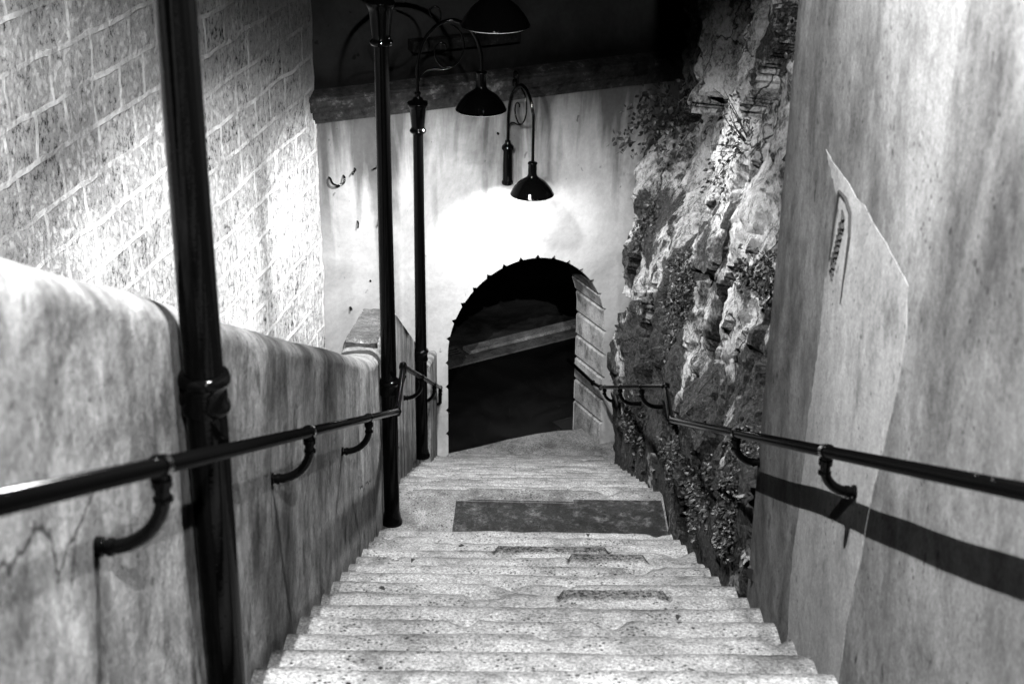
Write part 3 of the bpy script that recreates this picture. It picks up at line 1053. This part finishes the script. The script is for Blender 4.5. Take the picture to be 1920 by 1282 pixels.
def lamp_post(label, x, y, z, top, yaw, rim_drop, reach):
    g = empty('lamp_post', label, 'lamp post', (x, y, z), 0, 'lamp posts along the left side of the stair')
    H = top - z
    prof = [(0.0, 0.0), (0.075, 0.0), (0.075, 0.02), (0.066, 0.035), (0.062, 0.07), (0.056, 0.10), (0.056, 1.0), (0.054, 1.06), (0.0535, 1.2), (0.046, H - 0.27), (0.046, H - 0.26)]
    MB().lathe(prof, 28).build('pole', 'metal', g, smooth=True, autos=60)
    # collar: a double ring with a bolted clamp reaching to the wall
    col = [(0.053, 1.03), (0.064, 1.032), (0.067, 1.04), (0.066, 1.055), (0.060, 1.065), (0.061, 1.10), (0.064, 1.115), (0.071, 1.12), (0.072, 1.135), (0.066, 1.145), (0.053, 1.148)]
    MB().lathe(col, 28).tube([(-0.05, 0, 1.075), (-0.10, 0.0, 1.075)], 0.028, 12).build('collar', 'metal', g, smooth=True, autos=50)
    cap = [(0.046, H - 0.275), (0.066, H - 0.27), (0.074, H - 0.258), (0.074, H - 0.248), (0.064, H - 0.236), (0.058, H - 0.225), (0.060, H - 0.20), (0.066, H - 0.13), (0.075, H - 0.05), (0.082, H - 0.035), (0.090, H - 0.02), (0.092, H - 0.005), (0.086, H + 0.008), (0.062, H + 0.016), (0.048, H + 0.026), (0.045, H + 0.04), (0.028, H + 0.05), (0.024, H + 0.065), (0.030, H + 0.078), (0.030, H + 0.088), (0.02, H + 0.10), (0.0, H + 0.105)]
    MB().lathe(cap, 32).build('capital', 'metal', g, smooth=True, autos=50)
    a = empty_part = bpy.data.objects.new('bracket_arm', None)
    COL.objects.link(a); a.parent = g; a.location = (0, 0, H + 0.06)
    return g, a, H


def add_arm(g, H, yaw, rim_v, reach, bulb):
    # arm, scroll and shade are parts of the post; build them in the post's own frame
    before = set(bpy.data.objects)
    gooseneck(g, yaw, rim_v, reach)
    lamp_head(g, reach, rim_v, 0, yaw, bulb)
    for o in set(bpy.data.objects) - before:
        if o.parent == g: o.location.z += H + 0.03


def full_post(label, x, y, z, top, yaw, rim_v, reach, bulb='landing'):
    g, a, H = lamp_post(label, x, y, z, top, yaw, 0, reach)
    bpy.data.objects.remove(a)
    add_arm(g, H, yaw, rim_v, reach, bulb)
    return g


full_post('thick black lamp post on the upper steps with its top out of view', -0.815, 3.74, -2.935, 0.82, math.radians(10), -0.05, 0.50, 'near')
full_post('black lamp post on the landing with its capital and lamp at the top of view', -0.82, 9.63, LZ, -2.04, math.radians(24), -0.24, 0.78)
full_post('farther black lamp post on the lower flight with its whole scrolled arm visible', -0.82, 13.25, -7.215, -3.69, math.radians(6), -0.10, 0.56, 'lower')

# wall lamps: one over the arch, one farther up on the plaster wall
CAN = [(0.0, -0.445), (0.03, -0.44), (0.058, -0.425), (0.062, -0.41), (0.060, -0.395), (0.050, -0.38), (0.050, -0.20), (0.046, -0.06), (0.046, -0.05), (0.062, -0.045), (0.066, -0.03), (0.062, -0.01), (0.05, 0.0), (0.03, 0.02), (0.028, 0.05), (0.0, 0.055)]


def wall_lamp(label, loc, into_wall, yaw, rim_v, reach, bulb):
    wl = empty('wall_lamp', label, 'wall lamp', loc)
    MB().lathe(CAN, 28).build('mount', 'metal', wl, smooth=True, autos=50)
    for h in (-0.08, -0.34):
        MB().tube([(0, 0, h), tuple(into_wall * 0.09 + Vector((0, 0, h)))], 0.018, 10).build('fixing', 'metal', wl, smooth=True)
    gooseneck(wl, yaw, rim_v, reach)
    lamp_head(wl, reach, rim_v, 0, yaw, bulb)
    MB().lathe([(0.0, -0.02), (0.03, -0.02), (0.034, 0.02), (0.028, 0.05), (0.0, 0.055)], 14, (0.13 * math.cos(yaw), 0.13 * math.sin(yaw), 0.68)).build('finial', 'metal', wl, smooth=True)


wall_lamp('black wall lamp on a scrolled bracket, lit above the archway', WC + WD * -0.295 + Vector((0, 0, 3.86)) - WN * 0.075, WN, math.radians(-57), -0.40, 0.47, 'gate')
wall_lamp('black wall lamp high on the plaster wall at the top of the stair', Vector((XR - 0.075, -0.95, 2.9)), Vector((1, 0, 0)), math.radians(180), -0.40, 0.17, 'upper')


# ------------------------------------------------------------------ plants on the rock
def leaf_clump(b, c, rad, n, size, rng, push, droop=0.3):
    for _ in range(n):
        while True:
            q = Vector((rng.uniform(-1, 1), rng.uniform(-1, 1), rng.uniform(-1, 1)))
            if q.length < 1: break
        p = Vector((c.x + q.x * rad[0], c.y + q.y * rad[1], c.z + q.z * rad[2]))
        if push:
            xx = rock_x(p.y, p.z)
            p.x = xx - abs(q.x) * rad[0] - 0.01
        s = size * rng.uniform(0.55, 1.3)
        d = Vector((rng.uniform(-1, 0.3), rng.uniform(-1, 1), rng.uniform(-1, 0.8) - droop)).normalized()
        sd = d.cross(Vector((rng.uniform(-1, 1), rng.uniform(-1, 1), rng.uniform(-1, 1)))).normalized()
        nn = d.cross(sd)
        o = len(b.v)
        b.v += [tuple(p), tuple(p + d * s * 0.35 + sd * s * 0.3), tuple(p + d * s * 0.75 + sd * s * 0.2 - nn * s * 0.08), tuple(p + d * s - nn * s * 0.12), tuple(p + d * s * 0.75 - sd * s * 0.2 - nn * s * 0.08), tuple(p + d * s * 0.35 - sd * s * 0.3), tuple(p + d * s * 0.4 + nn * s * 0.06)]
        b.f += [(o, o + 1, o + 6), (o + 1, o + 2, o + 6), (o + 2, o + 3, o + 6), (o + 3, o + 4, o + 6), (o + 4, o + 5, o + 6), (o + 5, o, o + 6)]


def plant(name, label, cat, y, z, rad, n, size, seed, out=0.06, twigs=6, push=True, group=None, clumps=5):
    rng = random.Random(seed)
    x = rock_x(y, z)
    root = Vector((x + 0.02, y, z))
    g = empty(name, label, cat, root, 0, group)
    b = MB(); tw = MB()
    for k in range(clumps):
        cy, cz = y + rng.uniform(-1, 1) * rad[1] * 0.7, z + rng.uniform(-1, 1) * rad[2] * 0.7
        cx = (rock_x(cy, cz) if push else x) - out * rng.uniform(0.3, 1)
        leaf_clump(b, Vector((cx, cy, cz)), (rad[0] * 0.6, rad[1] * 0.55, rad[2] * 0.5), n // clumps, size, rng, push)
    for k in range(twigs):
        e = Vector((x - rad[0] * rng.uniform(0.3, 0.9), y + rad[1] * rng.uniform(-1, 1), z + rad[2] * rng.uniform(-1, 1)))
        mid = (root + e) / 2 + Vector((-0.03, rng.uniform(-.08, .08), rng.uniform(-.03, .1)))
        tw.tube(smoothpath([root, mid, e], 5), [0.0045 - 0.0003 * i for i in range(11)], 5)
    b.v = [tuple(Vector(p) - root) for p in b.v]
    tw.v = [tuple(Vector(p) - root) for p in tw.v]
    b.build('foliage', 'leaf', g)
    if tw.v: tw.build('stem', 'twig', g, smooth=True)
    return g


PL = [
    ('shrub', 'dark shrub reaching out in front of the cornice corner', 'shrub', 14.6, -4.2, (0.75, 0.5, 0.35), 520, 0.075, 0.62, 12),
    ('ivy', 'ivy filling the upper cleft behind the bright boulder', 'ivy', 11.6, -3.9, (0.3, 0.5, 0.8), 2400, 0.04, 0.08, 8),
    ('ivy', 'ivy hanging between the two rock outcrops below the cleft', 'ivy', 12.0, -5.2, (0.25, 0.45, 0.7), 2000, 0.036, 0.06, 4),
    ('shrub', 'bare twiggy shrub on the left edge of the bright rock', 'shrub', 9.7, -3.0, (0.32, 0.35, 0.38), 260, 0.035, 0.12, 16),
    ('shrub', 'leafy shrub topping the rock at the upper edge of view', 'shrub', 8.3, -1.75, (0.28, 0.55, 0.35), 620, 0.04, 0.12, 10),
    ('fern', 'spiky tuft high on the rock close to the plaster wall', 'plant', 7.1, -2.95, (0.16, 0.25, 0.32), 380, 0.035, 0.06, 6),
    ('bush', 'small leafy bush in the middle of the bright rock', 'bush', 8.5, -3.35, (0.14, 0.3, 0.2), 360, 0.035, 0.08, 8),
    ('bush', 'dark tuft lower on the bright rock below the pale wedge', 'bush', 7.6, -3.85, (0.1, 0.25, 0.22), 300, 0.03, 0.05, 6),
    ('ivy', 'thin ivy trailing by the edge of the plaster wall', 'ivy', 6.75, -2.2, (0.1, 0.2, 0.45), 260, 0.032, 0.06, 8),
    ('weed', 'broad leaved weed at the foot of the plaster wall', 'weed', 6.45, -3.95, (0.16, 0.25, 0.22), 150, 0.075, 0.08, 6),
    ('ivy', 'mat of small leaves on the rock above the landing steps', 'ivy', 7.7, -4.35, (0.07, 0.7, 0.4), 1100, 0.034, 0.03, 3),
    ('ivy', 'leafy growth in the gap between landing and rock', 'ivy', 9.0, -5.1, (0.08, 0.8, 0.35), 900, 0.036, 0.03, 3),
    ('weed', 'small weed sprouting where the lower flight starts', 'weed', 10.6, -5.6, (0.1, 0.3, 0.25), 240, 0.045, 0.04, 4),
    ('weed', 'low weed beside the lower flight near the gate', 'weed', 13.2, -6.9, (0.1, 0.5, 0.3), 260, 0.045, 0.03, 4),
    ('ivy', 'ivy over the dark hollow on top of the small far outcrop', 'ivy', 14.3, -5.15, (0.14, 0.4, 0.4), 420, 0.05, 0.08, 8),
]
for i, (nm, lb, ct, y, z, rad, n, sz, out, tw) in enumerate(PL):
    plant(nm, lb, ct, y, z, rad, n, sz, 40 + i, out, tw, push=(i != 0))

# ------------------------------------------------------------------ fallen leaves on the steps
lf = random.Random(5)
FL = [(3, -0.27, 'curled dark leaf on the third step above the landing'), (5, -0.52, 'small dark leaf near the left end of a middle step'), (1, 0.55, 'dark leaf on the step just above the landing'), (8, -0.6, 'leaf on a middle step beside the left parapet'), (10, 0.75, 'dry leaf at the right part of a lower step of the near flight')]
for k, x, lb in FL:
    y = Y0 - RUN * k - 0.05
    z = Z0 + RISE * k + 0.006
    b = MB()
    s = 0.022
    b.v = [(-s, 0, 0.0), (-s * 0.3, -s * 0.6, 0.012), (s * 0.6, -s * 0.4, 0.008), (s * 1.2, 0, 0.004), (s * 0.5, s * 0.5, 0.016), (-s * 0.4, s * 0.6, 0.008), (0, 0, 0.001)]
    b.f = [(0, 1, 6), (1, 2, 6), (2, 3, 6), (3, 4, 6), (4, 5, 6), (5, 0, 6)]
    o = b.build('fallen_leaf', 'twig', loc=(x, y, z), rotz=lf.uniform(0, 6))
    tag(o, lb, 'leaf', 'fallen leaves on the steps')
